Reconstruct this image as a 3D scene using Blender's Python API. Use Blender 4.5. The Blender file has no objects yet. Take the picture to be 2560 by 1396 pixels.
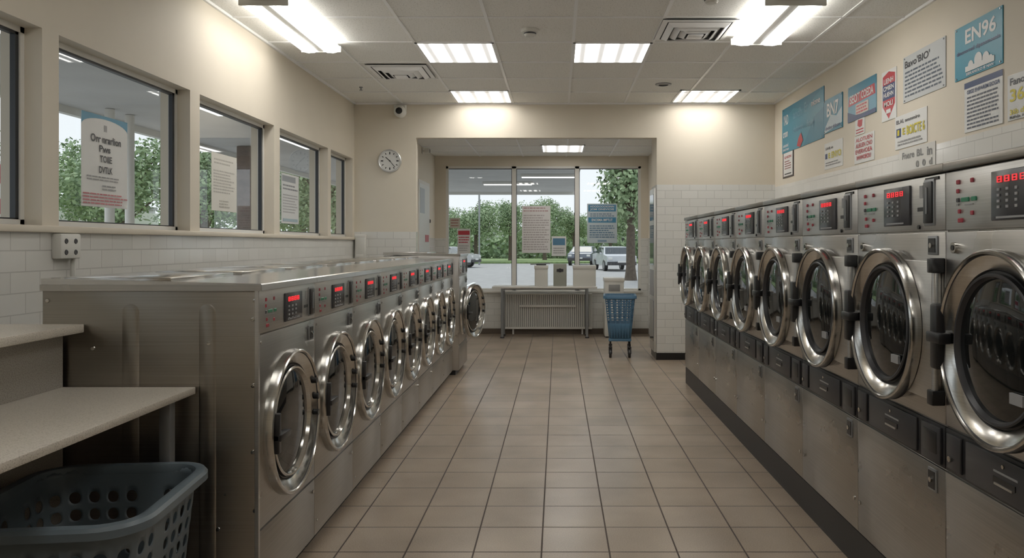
import bpy, bmesh, math, random
from mathutils import Vector, Matrix
random.seed(7)
scene = bpy.context.scene
C = scene.collection
pi = math.pi

# ------------------------------------------------------------------ materials
_m = {}
def nt(name):
    m = bpy.data.materials.new(name); m.use_nodes = True
    n = m.node_tree.nodes; l = m.node_tree.links
    return m, n, l, n['Principled BSDF']
def mat(name, col, rough=0.5, metal=0.0, emit=0.0, spec=0.5, coat=0.0, var=0.0, vscale=8.0, bump=0.0):
    if name in _m: return _m[name]
    m, n, l, b = nt(name)
    b.inputs['Base Color'].default_value = (*col, 1)
    b.inputs['Roughness'].default_value = rough
    b.inputs['Metallic'].default_value = metal
    b.inputs['Specular IOR Level'].default_value = spec
    b.inputs['Coat Weight'].default_value = coat
    if emit:
        b.inputs['Emission Color'].default_value = (*col, 1)
        b.inputs['Emission Strength'].default_value = emit
    if var or bump:
        tc = n.new('ShaderNodeTexCoord'); no = n.new('ShaderNodeTexNoise')
        no.inputs['Scale'].default_value = vscale; no.inputs['Detail'].default_value = 5
        l.new(tc.outputs['Object'], no.inputs['Vector'])
        if var:
            r = n.new('ShaderNodeValToRGB')
            r.color_ramp.elements[0].position = .3; r.color_ramp.elements[1].position = .7
            r.color_ramp.elements[0].color = (*[c*(1-var) for c in col], 1)
            r.color_ramp.elements[1].color = (*[min(1, c*(1+var)) for c in col], 1)
            l.new(no.outputs['Fac'], r.inputs['Fac']); l.new(r.outputs['Color'], b.inputs['Base Color'])
        if bump:
            bp = n.new('ShaderNodeBump'); bp.inputs['Strength'].default_value = bump; bp.inputs['Distance'].default_value = .01
            l.new(no.outputs['Fac'], bp.inputs['Height']); l.new(bp.outputs['Normal'], b.inputs['Normal'])
    _m[name] = m
    return m

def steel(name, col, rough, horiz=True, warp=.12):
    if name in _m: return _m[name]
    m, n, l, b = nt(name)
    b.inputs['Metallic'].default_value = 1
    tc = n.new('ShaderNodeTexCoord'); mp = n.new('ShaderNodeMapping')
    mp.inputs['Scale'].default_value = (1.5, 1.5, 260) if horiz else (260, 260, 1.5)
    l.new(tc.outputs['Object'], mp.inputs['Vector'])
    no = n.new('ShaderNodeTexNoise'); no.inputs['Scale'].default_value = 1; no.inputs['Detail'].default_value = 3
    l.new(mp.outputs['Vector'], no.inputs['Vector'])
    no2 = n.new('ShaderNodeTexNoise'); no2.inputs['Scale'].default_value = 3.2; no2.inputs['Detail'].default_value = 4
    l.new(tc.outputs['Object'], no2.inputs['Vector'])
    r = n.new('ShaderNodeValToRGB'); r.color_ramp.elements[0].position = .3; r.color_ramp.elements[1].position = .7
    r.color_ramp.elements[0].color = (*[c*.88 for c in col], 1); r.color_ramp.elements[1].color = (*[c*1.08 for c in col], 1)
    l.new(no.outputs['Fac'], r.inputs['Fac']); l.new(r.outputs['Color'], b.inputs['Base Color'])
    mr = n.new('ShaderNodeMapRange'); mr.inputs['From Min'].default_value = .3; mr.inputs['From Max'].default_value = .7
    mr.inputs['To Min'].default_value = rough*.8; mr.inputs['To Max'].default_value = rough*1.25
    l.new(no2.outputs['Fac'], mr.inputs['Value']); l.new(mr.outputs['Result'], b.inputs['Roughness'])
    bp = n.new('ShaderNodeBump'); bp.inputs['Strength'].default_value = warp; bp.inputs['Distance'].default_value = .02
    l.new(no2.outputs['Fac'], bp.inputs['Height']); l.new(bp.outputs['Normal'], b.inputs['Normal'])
    _m[name] = m
    return m

def brick(name, axes, w, h, col, col2, mortar, msize, rough, offset=.5, ox=0, oy=0, speckle=0.0, bump=.25, sp_scale=120, coat=0):
    m, n, l, b = nt(name)
    tc = n.new('ShaderNodeTexCoord'); sx = n.new('ShaderNodeSeparateXYZ'); cx = n.new('ShaderNodeCombineXYZ')
    l.new(tc.outputs['Object'], sx.inputs[0])
    for i, a in enumerate(axes):
        ad = n.new('ShaderNodeMath'); ad.operation = 'ADD'; ad.inputs[1].default_value = (ox, oy)[i]
        l.new(sx.outputs[a], ad.inputs[0]); l.new(ad.outputs[0], cx.inputs[i])
    br = n.new('ShaderNodeTexBrick'); br.offset = offset; br.squash = 1
    br.inputs['Scale'].default_value = 1
    br.inputs['Brick Width'].default_value = w; br.inputs['Row Height'].default_value = h
    br.inputs['Mortar Size'].default_value = msize; br.inputs['Mortar Smooth'].default_value = .1
    br.inputs['Color1'].default_value = (*col, 1); br.inputs['Color2'].default_value = (*col2, 1)
    br.inputs['Mortar'].default_value = (*mortar, 1)
    l.new(cx.outputs[0], br.inputs['Vector'])
    out = br.outputs['Color']
    if speckle:
        no = n.new('ShaderNodeTexNoise'); no.inputs['Scale'].default_value = sp_scale; no.inputs['Detail'].default_value = 3
        l.new(tc.outputs['Object'], no.inputs['Vector'])
        no3 = n.new('ShaderNodeTexNoise'); no3.inputs['Scale'].default_value = 2.0; no3.inputs['Detail'].default_value = 3
        l.new(tc.outputs['Object'], no3.inputs['Vector'])
        add = n.new('ShaderNodeMath'); add.operation = 'ADD'; l.new(no.outputs['Fac'], add.inputs[0])
        l.new(no3.outputs['Fac'], add.inputs[1])
        mr = n.new('ShaderNodeMapRange'); mr.inputs['From Min'].default_value = .65; mr.inputs['From Max'].default_value = 1.35
        mr.inputs['To Min'].default_value = 1-speckle; mr.inputs['To Max'].default_value = 1+speckle
        l.new(add.outputs[0], mr.inputs['Value'])
        mx = n.new('ShaderNodeVectorMath'); mx.operation = 'SCALE'
        l.new(out, mx.inputs[0]); l.new(mr.outputs[0], mx.inputs['Scale']); out = mx.outputs[0]
    l.new(out, b.inputs['Base Color'])
    rr = n.new('ShaderNodeMapRange'); rr.inputs['To Min'].default_value = rough; rr.inputs['To Max'].default_value = .8
    l.new(br.outputs['Fac'], rr.inputs['Value']); l.new(rr.outputs[0], b.inputs['Roughness'])
    bp = n.new('ShaderNodeBump'); bp.invert = True; bp.inputs['Strength'].default_value = bump; bp.inputs['Distance'].default_value = .004
    l.new(br.outputs['Fac'], bp.inputs['Height']); l.new(bp.outputs['Normal'], b.inputs['Normal'])
    b.inputs['Coat Weight'].default_value = coat
    return m

def speckle_mat(name, col, dark, scale, rough, lo=.36, hi=.44):
    m, n, l, b = nt(name)
    tc = n.new('ShaderNodeTexCoord'); no = n.new('ShaderNodeTexNoise')
    no.inputs['Scale'].default_value = scale; no.inputs['Detail'].default_value = 2
    l.new(tc.outputs['Object'], no.inputs['Vector'])
    r = n.new('ShaderNodeValToRGB'); r.color_ramp.elements[0].position = lo; r.color_ramp.elements[1].position = hi
    r.color_ramp.elements[0].color = (*dark, 1); r.color_ramp.elements[1].color = (*col, 1)
    l.new(no.outputs['Fac'], r.inputs['Fac']); l.new(r.outputs['Color'], b.inputs['Base Color'])
    b.inputs['Roughness'].default_value = rough
    return m

def glass_mat(name, tint=(.96, .985, .98), refl=1.6):
    m = bpy.data.materials.new(name); m.use_nodes = True
    n = m.node_tree.nodes; l = m.node_tree.links; n.clear()
    o = n.new('ShaderNodeOutputMaterial'); t = n.new('ShaderNodeBsdfTransparent'); g = n.new('ShaderNodeBsdfGlossy')
    t.inputs[0].default_value = (*tint, 1); g.inputs['Roughness'].default_value = .01
    f = n.new('ShaderNodeLayerWeight'); f.inputs['Blend'].default_value = .5
    p = n.new('ShaderNodeMath'); p.operation = 'POWER'; p.inputs[1].default_value = 5
    l.new(f.outputs['Facing'], p.inputs[0])
    mu = n.new('ShaderNodeMath'); mu.operation = 'MULTIPLY_ADD'; mu.inputs[1].default_value = .9; mu.inputs[2].default_value = .04*refl; mu.use_clamp = True
    l.new(p.outputs[0], mu.inputs[0])
    mx = n.new('ShaderNodeMixShader'); l.new(mu.outputs[0], mx.inputs[0]); l.new(t.outputs[0], mx.inputs[1]); l.new(g.outputs[0], mx.inputs[2])
    l.new(mx.outputs[0], o.inputs[0])
    return m

PAINT = mat('painted_plaster_cream', (.67, .605, .495), .65, var=.03, vscale=1.6, bump=.03)
WHITEP = mat('white_trim_paint', (.74, .72, .67), .4)
TILE_X = brick('white_wall_tile_side', (1, 2), .2, .098, (.70, .69, .65), (.75, .74, .70), (.50, .49, .46), .0028, .12, bump=.35)
TILE_Y = brick('white_wall_tile_end', (0, 2), .2, .098, (.70, .69, .65), (.75, .74, .70), (.50, .49, .46), .0028, .12, bump=.35)
FLOOR = brick('floor_porcelain_tile', (0, 1), .309, .309, (.345, .272, .203), (.37, .293, .222), (.075, .055, .042), .0042, .26, offset=0, ox=.075+.309*40, oy=-3.834+.309*40, speckle=.22, sp_scale=170)
CEIL = speckle_mat('mineral_ceiling_tile', (.84, .83, .79), (.60, .59, .55), 90, .9, .33, .42)
GRID = mat('ceiling_grid_white', (.88, .88, .87), .4)
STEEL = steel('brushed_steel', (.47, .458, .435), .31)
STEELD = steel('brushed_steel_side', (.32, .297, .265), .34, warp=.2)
STEELL = steel('brushed_steel_panel', (.60, .592, .572), .36)
CHROME = steel('polished_steel_ring', (.56, .545, .51), .17, warp=.03)
TOPM = steel('steel_top', (.64, .635, .62), .17, warp=.04)
BLACK = mat('black_plastic', (.012, .012, .013), .35)
BLACKM = mat('black_kick_plate', (.013, .013, .015), .45)
DGREY = mat('dark_grey_plastic', (.036, .036, .040), .4)
DISP = mat('display_panel_dark', (.035, .035, .04), .25)
DGLASS = mat('dark_door_glass', (.008, .009, .009), .04, spec=.5)
LED = mat('red_led', (1, .05, .06), .4, emit=.5)
RED = mat('red_button', (.35, .02, .04), .4)
GREEN = mat('green_button', (.02, .2, .10), .4)
WHT = mat('white_print', (.75, .75, .73), .5)
GREYP = mat('grey_print', (.30, .30, .30), .5)
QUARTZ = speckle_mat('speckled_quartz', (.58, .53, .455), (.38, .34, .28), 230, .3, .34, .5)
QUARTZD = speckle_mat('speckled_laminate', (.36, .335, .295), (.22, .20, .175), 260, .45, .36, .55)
GLASS = glass_mat('window_glass')
ALU = mat('aluminium_frame', (.62, .62, .60), .35, metal=.6)
DARKFR = mat('dark_window_gasket', (.02, .023, .028), .4)
LENS = mat('light_diffuser', (1, .98, .94), .5, emit=8)
GREYMETAL = mat('grey_metal', (.3, .31, .32), .4, metal=.7)
BASE = mat('brown_baseboard', (.10, .075, .055), .45)
OFFW = mat('off_white_plastic', (.70, .69, .64), .4)

def troffer_mat():
    m, n, l, b = nt('troffer_lens')
    tc = n.new('ShaderNodeTexCoord'); sx = n.new('ShaderNodeSeparateXYZ'); l.new(tc.outputs['Object'], sx.inputs[0])
    mu = n.new('ShaderNodeMath'); mu.operation = 'MULTIPLY'; mu.inputs[1].default_value = 2*pi/.165
    l.new(sx.outputs[0], mu.inputs[0]); si = n.new('ShaderNodeMath'); si.operation = 'COSINE'; l.new(mu.outputs[0], si.inputs[0])
    mr = n.new('ShaderNodeMapRange'); mr.inputs['From Min'].default_value = -.95; mr.inputs['From Max'].default_value = .6
    mr.inputs['To Min'].default_value = .55; mr.inputs['To Max'].default_value = 13.5; mr.interpolation_type = 'SMOOTHERSTEP'
    l.new(si.outputs[0], mr.inputs['Value'])
    b.inputs['Base Color'].default_value = (.8, .8, .8, 1)
    b.inputs['Emission Color'].default_value = (1, .975, .925, 1)
    l.new(mr.outputs[0], b.inputs['Emission Strength'])
    return m
TROF = troffer_mat()

# ------------------------------------------------------------------ mesh builder
class MB:
    def __init__(s): s.v = []; s.f = []; s.m = []; s.mats = []
    def mi(s, m):
        if m not in s.mats: s.mats.append(m)
        return s.mats.index(m)
    def add(s, vs, fs, m, M=None):
        o = len(s.v); k = s.mi(m)
        for v in vs:
            v = Vector(v)
            s.v.append(tuple(M @ v) if M else tuple(v))
        for f in fs:
            s.f.append([i+o for i in f]); s.m.append(k)
    def box(s, x0, x1, y0, y1, z0, z1, m, bev=0, seg=2, M=None):
        x0, x1 = min(x0, x1), max(x0, x1); y0, y1 = min(y0, y1), max(y0, y1); z0, z1 = min(z0, z1), max(z0, z1)
        vs = [(x0,y0,z0),(x1,y0,z0),(x1,y1,z0),(x0,y1,z0),(x0,y0,z1),(x1,y0,z1),(x1,y1,z1),(x0,y1,z1)]
        fs = [(0,3,2,1),(4,5,6,7),(0,1,5,4),(1,2,6,5),(2,3,7,6),(3,0,4,7)]
        if bev:
            bm = bmesh.new(); bv = [bm.verts.new(v) for v in vs]
            for f in fs: bm.faces.new([bv[i] for i in f])
            bmesh.ops.bevel(bm, geom=list(bm.edges), offset=bev, segments=seg, affect='EDGES', profile=.5)
            bm.verts.index_update()
            vs = [v.co.copy() for v in bm.verts]; fs = [[v.index for v in f.verts] for f in bm.faces]; bm.free()
        s.add(vs, fs, m, M)
    def lathe(s, prof, c, m, n=48, axis='-y', M=None, ms=None):
        A = {'-y': (Vector((1,0,0)), Vector((0,0,1)), Vector((0,-1,0))), 'z': (Vector((1,0,0)), Vector((0,1,0)), Vector((0,0,1))),
             '-z': (Vector((0,1,0)), Vector((1,0,0)), Vector((0,0,-1))), 'x': (Vector((0,1,0)), Vector((0,0,1)), Vector((1,0,0)))}[axis]
        u, v, w = A; c = Vector(c)
        for k in range(len(prof)-1):
            (r0, w0), (r1, w1) = prof[k], prof[k+1]
            vs = []; fs = []
            for i in range(n):
                a = 2*pi*i/n; d = u*math.cos(a)+v*math.sin(a)
                vs.append(c+d*r0+w*w0); vs.append(c+d*r1+w*w1)
            for i in range(n):
                j = (i+1) % n
                if r1 < 1e-6: fs.append((2*i, 2*j, 2*i+1))
                elif r0 < 1e-6: fs.append((2*i, 2*j+1, 2*i+1))
                else: fs.append((2*i, 2*j, 2*j+1, 2*i+1))
            s.add(vs, fs, ms[k] if ms else m, M)
    def cyl(s, c, r, h, m, axis='z', n=20, r2=None, M=None):
        r2 = r if r2 is None else r2
        s.lathe([(0, 0), (r, 0), (r2, h), (0, h)], c, m, n, axis, M)
    def tube(s, p0, p1, r, m, n=10):
        p0 = Vector(p0); p1 = Vector(p1); d = p1-p0; L = d.length
        M = Matrix.Translation(p0) @ d.to_track_quat('Z', 'Y').to_matrix().to_4x4()
        s.lathe([(0,0),(r,0),(r,L),(0,L)], (0,0,0), m, n, 'z', M)
    def mesh(s, name, merge=True):
        me = bpy.data.meshes.new(name); me.from_pydata(s.v, [], s.f)
        for m in s.mats: me.materials.append(m)
        me.polygons.foreach_set('material_index', s.m)
        if merge:
            bm = bmesh.new(); bm.from_mesh(me); bmesh.ops.remove_doubles(bm, verts=bm.verts, dist=1e-5)
            bm.to_mesh(me); bm.free()
        me.polygons.foreach_set('use_smooth', [True]*len(me.polygons))
        me.set_sharp_from_angle(angle=math.radians(32))
        me.update()
        return me
    def obj(s, name, loc=(0,0,0), rz=0, parent=None, merge=True):
        return place(name, s.mesh(name, merge), loc, rz, parent)
def place(name, me, loc=(0,0,0), rz=0, parent=None, scale=None):
    o = bpy.data.objects.new(name, me); C.objects.link(o)
    o.location = loc; o.rotation_euler = (0, 0, rz)
    if scale: o.scale = scale
    if parent: o.parent = parent
    return o
R90 = pi/2

# ------------------------------------------------------------------ room dims
XL, XR, YB, YN, H = -2.475, 2.636, 9.41, 12.15, 3.123
YF = -2.2
SILL, HEAD = 1.47, 2.44
NX0, NX1, NZ = -1.93, 1.42, 2.79
b = MB(); b.box(XL-.2, XR+.2, YF-.2, YN+.2, -.1, 0, FLOOR); b.obj('floor')
b = MB(); b.box(XL-.2, XR+.2, YF-.2, YB+.1, H, H+.1, CEIL); b.obj('ceiling')
b = MB(); b.box(NX0-.1, NX1+.1, YB+.1, YN+.2, NZ, NZ+.1, CEIL)
b.obj('ceiling_alcove')
GX = [.13+.675*i for i in range(-3, 4)]
GY = [5.85+.72*i for i in range(-11, 5)]
b = MB()
for x in GX: b.box(x-.012, x+.012, YF, YB, H-.008, H+.001, GRID)
for y in GY: b.box(XL, XR, y-.011, y+.011, H-.0075, H+.001, GRID)
b.box(XL, XL+.02, YF, YB, H-.02, H, GRID); b.box(XR-.02, XR, YF, YB, H-.02, H, GRID)
b.box(XL, XR, YB-.02, YB, H-.02, H, GRID)
b.obj('trim_ceiling_grid')
b = MB()
for x in (-1.22, -.545, .13, .805): b.box(x-.012, x+.012, YB+.3, YN, NZ-.006, NZ+.001, GRID)
for y in (10.2, 10.9, 11.6): b.box(NX0, NX1, y-.012, y+.012, NZ-.006, NZ+.001, GRID)
b.obj('trim_alcove_grid')

# windows on left wall
WIN = [(-.78, .62), (.76, 2.175), (2.30, 3.715), (3.84, 5.21), (5.35, 6.75), (6.89, 8.33), (8.44, 9.33)]
WT = .2
b = MB()
b.box(XL-WT, XL, YF-.2, YB+.1, 0, SILL, TILE_X)
b.box(XL-WT, XL, YF-.2, YB+.1, HEAD, H, PAINT)
ys = [YF-.2] + [v for w in WIN for v in w] + [YB+.1]
for i in range(0, len(ys), 2): b.box(XL-WT, XL, ys[i], ys[i+1], SILL, HEAD, PAINT)
b.obj('wall_left')
b = MB(); b.box(XL-.02, XL+.028, YF, YB-.002, SILL-.012, SILL+.022, PAINT, .006)
b.obj('trim_window_sill')
GXp = XL-.105
for i, (y0, y1) in enumerate(WIN):
    b = MB(); z0, z1 = SILL+.022, HEAD
    e = .028
    for (a0, a1, c0, c1) in ((y0, y1, z0, z0+e), (y0, y1, z1-e, z1), (y0, y0+e, z0, z1), (y1-e, y1, z0, z1)):
        b.box(GXp-.03, GXp+.02, a0, a1, c0, c1, WHITEP)
    g = .014
    for (a0, a1, c0, c1) in ((y0+e, y1-e, z0+e, z0+e+g*.5), (y0+e, y1-e, z1-e-g, z1-e), (y0+e, y0+e+g, z0+e, z1-e), (y1-e-g*1.6, y1-e, z0+e, z1-e)):
        b.box(GXp-.015, GXp+.012, a0, a1, c0, c1, DARKFR)
    b.add([(GXp, y0+e, z0+e), (GXp, y1-e, z0+e), (GXp, y1-e, z1-e), (GXp, y0+e, z1-e)], [(0, 1, 2, 3)], GLASS)
    b.obj('window_%d' % (i+1))
# right wall
b = MB(); b.box(XR, XR+.2, YF-.2, YB+.1, 0, 2.1, TILE_X); b.box(XR, XR+.2, YF-.2, YB+.1, 2.1, H, PAINT)
b.obj('wall_right')
b = MB(); b.box(XL, XR, YF-.2, YF, 0, H, PAINT); b.obj('wall_front')
OX0, OX1, OZ = -1.725, 1.20, 2.70
b = MB()
b.box(XL, OX0, YB, YB+.12, 0, 1.556, TILE_Y); b.box(XL, OX0, YB, YB+.12, 1.556, H, PAINT)
b.box(OX0, OX1, YB, YB+.12, OZ, H, PAINT)
b.box(OX1, XR, YB, YB+.5, 0, 2.13, TILE_Y); b.box(OX1, XR, YB, YB+.5, 2.13, H, PAINT)
b.obj('wall_back')
b = MB(); b.box(OX1-.008, XR, YB-.008, YB+.5, 0, .085, BLACK); b.obj('baseboard_back')
b = MB(); b.box(NX0-.15, NX0, YB+.12, YN+.2, 0, 1.5, TILE_X); b.box(NX0-.15, NX0, YB+.12, YN+.2, 1.5, NZ, PAINT); b.obj('wall_alcove_left')
b = MB(); b.box(NX1, NX1+.15, YB+.5, YN+.2, 0, 1.5, TILE_X); b.box(NX1, NX1+.15, YB+.5, YN+.2, 1.5, NZ, PAINT); b.obj('wall_alcove_right')
FX0, FX1, FZ0, FZ1 = -1.76, 1.30, .68, 2.63
b = MB()
b.box(NX0, NX1, YN, YN+.2, 0, FZ0-.03, TILE_Y)
b.box(NX0, NX1, YN, YN+.2, FZ1, NZ, PAINT)
b.box(NX0, FX0, YN, YN+.2, FZ0-.03, 1.5, TILE_Y); b.box(NX0, FX0, YN, YN+.2, 1.5, FZ1, PAINT)
b.box(FX1, NX1, YN, YN+.2, FZ0-.03, 1.5, TILE_Y); b.box(FX1, NX1, YN, YN+.2, 1.5, FZ1, PAINT)
b.obj('wall_alcove_back')
b = MB(); b.box(NX0, NX1, YN-.012, YN, 0, .085, BASE); b.box(NX0, NX0+.012, YB+.12, YN, 0, .085, BASE); b.obj('baseboard_alcove')
b = MB(); b.box(FX0-.03, FX1+.03, YN-.05, YN+.03, FZ0-.035, FZ0, WHITEP, .005); b.obj('trim_alcove_sill')
b = MB()
mull = [FX0, -.69, .30, FX1]
for a0, a1, c0, c1 in ((FX0, FX1, FZ0, FZ0+.03), (FX0, FX1, FZ1-.035, FZ1)):
    b.box(a0, a1, YN+.0, YN+.07, c0, c1, WHITEP)
for x, w in ((FX0+.02, .02), (-.69, .033), (.30, .033), (FX1-.02, .02)):
    b.box(x-w, x+w, YN+.0, YN+.07, FZ0, FZ1, WHITEP)
for i in range(3):
    xa, xb, za, zb_ = mull[i]+.03, mull[i+1]-.03, FZ0+.03, FZ1-.035
    b.add([(xa, YN+.033, za), (xb, YN+.033, za), (xb, YN+.033, zb_), (xa, YN+.033, zb_)], [(0, 1, 2, 3)], GLASS)
    b.box(xa, xb, YN+.025, YN+.042, FZ1-.045, FZ1-.035, DARKFR)
    b.box(xa, xa+.012, YN+.025, YN+.042, za, zb_, DARKFR); b.box(xb-.012, xb, YN+.025, YN+.042, za, zb_, DARKFR)
b.obj('window_8')

# ------------------------------------------------------------------ ceiling fixtures
def troffer(x0, y0, w=.675, d=.72, z=H):
    b = MB(); t = .022
    b.box(-w/2+.012, w/2-.012, -d/2+.012, d/2-.012, -.006, .001, TROF)
    for a in ((-w/2, w/2, -d/2, -d/2+t), (-w/2, w/2, d/2-t, d/2), (-w/2, -w/2+t, -d/2, d/2), (w/2-t, w/2, -d/2, d/2)):
        b.box(*a, -.012, .001, GRID)
    b.obj('ceiling_light_panel', (x0+w/2, y0+d/2, z-.0005))
for x, y in ((-1.22, 6.57), (.13, 6.57), (-1.22, 8.62), (1.36, 8.60), (-1.22, 2.25), (.805, 2.25), (-1.22, -.6), (.805, -.6)): troffer(x, y)
troffer(-.24, 10.75, .62, .80, NZ)
def wrap(x0, x1, y0, y1):
    b = MB(); w = (x1-x0)/2; d = (y1-y0)/2
    b.box(-w*.62, w*.62, -d, d, -.045, 0, OFFW, .004)
    b.box(-w, w, -d, -d+.02, -.075, -.02, OFFW, .004); b.box(-w, w, d-.02, d, -.075, -.02, OFFW, .004)
    for s in (-1, 1):
        xs = [s*w*.16, s*w*.30, s*w*.62, s*w*.9, s*w]; zs = [-.058, -.078, -.082, -.07, -.035]
        vs = []; fs = []
        for a, z in zip(xs, zs): vs += [(a, -d+.02, z), (a, d-.02, z)]
        for i in range(4): fs.append((2*i, 2*i+1, 2*i+3, 2*i+2) if s < 0 else (2*i, 2*i+2, 2*i+3, 2*i+1))
        b.add(vs, fs, LENS)
    b.box(-w*.16, w*.16, -d+.02, d-.02, -.066, -.04, OFFW, .003)
    b.obj('fluorescent_fixture', ((x0+x1)/2, (y0+y1)/2, H-.008))
wrap(-2.19, -1.85, 5.3, 6.62); wrap(1.42, 1.84, 5.3, 6.38)
def diffuser(xc, yc):
    b = MB(); w = .29
    def fr(r0, r1, z0, z1, m):
        vs = []
        for r, z in ((r0, z0), (r1, z1)): vs += [(-r,-r,z),(r,-r,z),(r,r,z),(-r,r,z)]
        b.add(vs, [(i, (i+1) % 4, (i+1) % 4+4, i+4) for i in range(4)], m)
    b.box(-w, w, -w, w, -.004, 0, DGREY)
    fr(w, w-.04, -.006, -.012, GRID)
    for r in (.24, .18, .12):
        fr(r, r-.04, -.012-(.24-r)*.12, -.04-(.24-r)*.12, GRID); fr(r-.04, r-.045, -.04-(.24-r)*.12, -.036-(.24-r)*.12, GRID)
    b.box(-.06, .06, -.06, .06, -.062, -.05, GRID, .004)
    b.obj('air_vent_diffuser', (xc, yc, H-.009))
diffuser(-1.545, 7.65); diffuser(1.09, 6.17)
def smoke(x, y):
    b = MB(); b.lathe([(0,0),(.075,0),(.075,.012),(.066,.022),(.05,.026),(.046,.045),(.036,.055),(0,.057)], (0,0,0), OFFW, 32, '-z')
    b.lathe([(.0505,.028),(.0485,.04)], (0,0,0), DGREY, 32, '-z')
    b.obj('smoke_detector', (x, y, H-.001))
smoke(-.224, 6.2); smoke(1.06, 5.35)
b = MB(); b.lathe([(0,0),(.02,0),(.018,.01),(.008,.012),(.008,.03),(.018,.034),(.018,.038),(0,.038)], (0,0,0), GREYMETAL, 16, '-z'); b.obj('fire_sprinkler', (-2.15, 8.45, H-.001))
b = MB(); b.lathe([(0,.004),(.05,.004),(.052,.012),(.085,.010),(.088,0)], (0,0,0), DGREY, 28, '-z', ms=[BLACK, DGREY, GREYP, GREYP]); b.obj('ceiling_speaker', (1.13, 8.3, H-.001))

# ------------------------------------------------------------------ washing machines
def panel(b, x0, W, z0, z1, xb, xd, xs):
    h = z1-z0
    for i, (dx, dz, m, w) in enumerate(((0, .82, RED, .018), (0, .66, RED, .015), (.085, .82, RED, .016), (.03, .50, GREEN, .045), (0.0, .5, DGREY, .016), (.09, .5, GREEN, .028), (.01, .30, RED, .014), (.01, .14, RED, .028), (.085, .26, RED, .015))):
        b.box(xb+dx, xb+dx+w, -.006, .0, z0+h*dz-.007, z0+h*dz+.007, m, .002, 1)
    b.box(xb, xb+.012, -.0045, 0, z0+h*.40, z0+h*.44, GREYP)
    b.box(xb+.05, xb+.10, -.0045, 0, z0+h*.40, z0+h*.42, GREYP)
    d0, d1 = xd; zz0, zz1 = z0+h*.10, z0+h*.90
    b.box(d0, d1, -.010, 0, zz0, zz1, DISP, .003)
    w = d1-d0
    for i in range(4):
        a = d0+w*(.16+.17*i); ww = w*.10; zt, zm, zb = zz1-.018, zz1-.026, zz1-.034
        for z in (zt, zm, zb): b.box(a, a+ww, -.0125, -.009, z-.0012, z+.0012, LED)
        for x in (a, a+ww-.003): b.box(x, x+.003, -.0125, -.009, zb, zt, LED)
    for r in range(4):
        for c in range(3):
            a = d0+w*(.16+.2*c); z = zz1-.055-.017*r
            b.box(a, a+.012, -.0125, -.009, z-.004, z+.004, GREYP)
    b.box(d0+w*.14, d0+w*.8, -.0125, -.009, zz0+.006, zz0+.012, GREYP)
    s0, s1 = xs
    b.box(s0-.006, s1+.006, -.008, 0, z0+h*.07, z0+h*.96, GREYMETAL, .003)
    b.box(s0, s1, -.014, -.006, z0+h*.12, z0+h*.91, BLACK, .003)
    b.box(s0+.4*(s1-s0), s0+.55*(s1-s0), -.017, -.012, z0+h*.3, z0+h*.8, GREYMETAL)
    b.box(s0-.06, s0-.012, -.005, 0, z0+h*.36, z0+h*.44, BLACK)
    b.box(s0-.045, s0-.02, -.005, 0, z0+h*.62, z0+h*.86, GREYP)

def lockplate(b, x0, x1, z0, z1, y=0):
    b.box(x0, x1, y-.006, y, z0, z1, GREYMETAL, .002); t = .012
    b.box(x0+t*.7, x1-t*.7, y-.008, y-.004, z0+t*.7, z1-t*.7, BLACK)
    b.cyl(((x0+x1)/2, y-.008, (z0+z1)/2), .009, .006, CHROME, '-y', 12)

def porthole(b, cx, cz, r, w0, M=None, dark=False):
    p = [(r, w0-.002), (r, w0+.026), (r*.992, w0+.033), (r*.975, w0+.037), (r*.955, w0+.036), (r*.943, w0+.030), (r*.938, w0+.026),
         (r*.80, w0+.008), (r*.785, w0+.002), (r*.765, w0+.002), (r*.760, w0+.014), (r*.745, w0+.018), (r*.725, w0+.017), (r*.705, w0+.002),
         (r*.62, w0+.007), (r*.45, w0+.013), (r*.22, w0+.017), (0, w0+.018)]
    ms = [CHROME]*5+[DGREY]+[CHROME]+[BLACK, BLACK, BLACK]+[CHROME if not dark else DGREY]*3+[DGLASS]*4
    b.lathe(p, (cx, 0, cz), CHROME, 80, '-y', M, ms)

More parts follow.
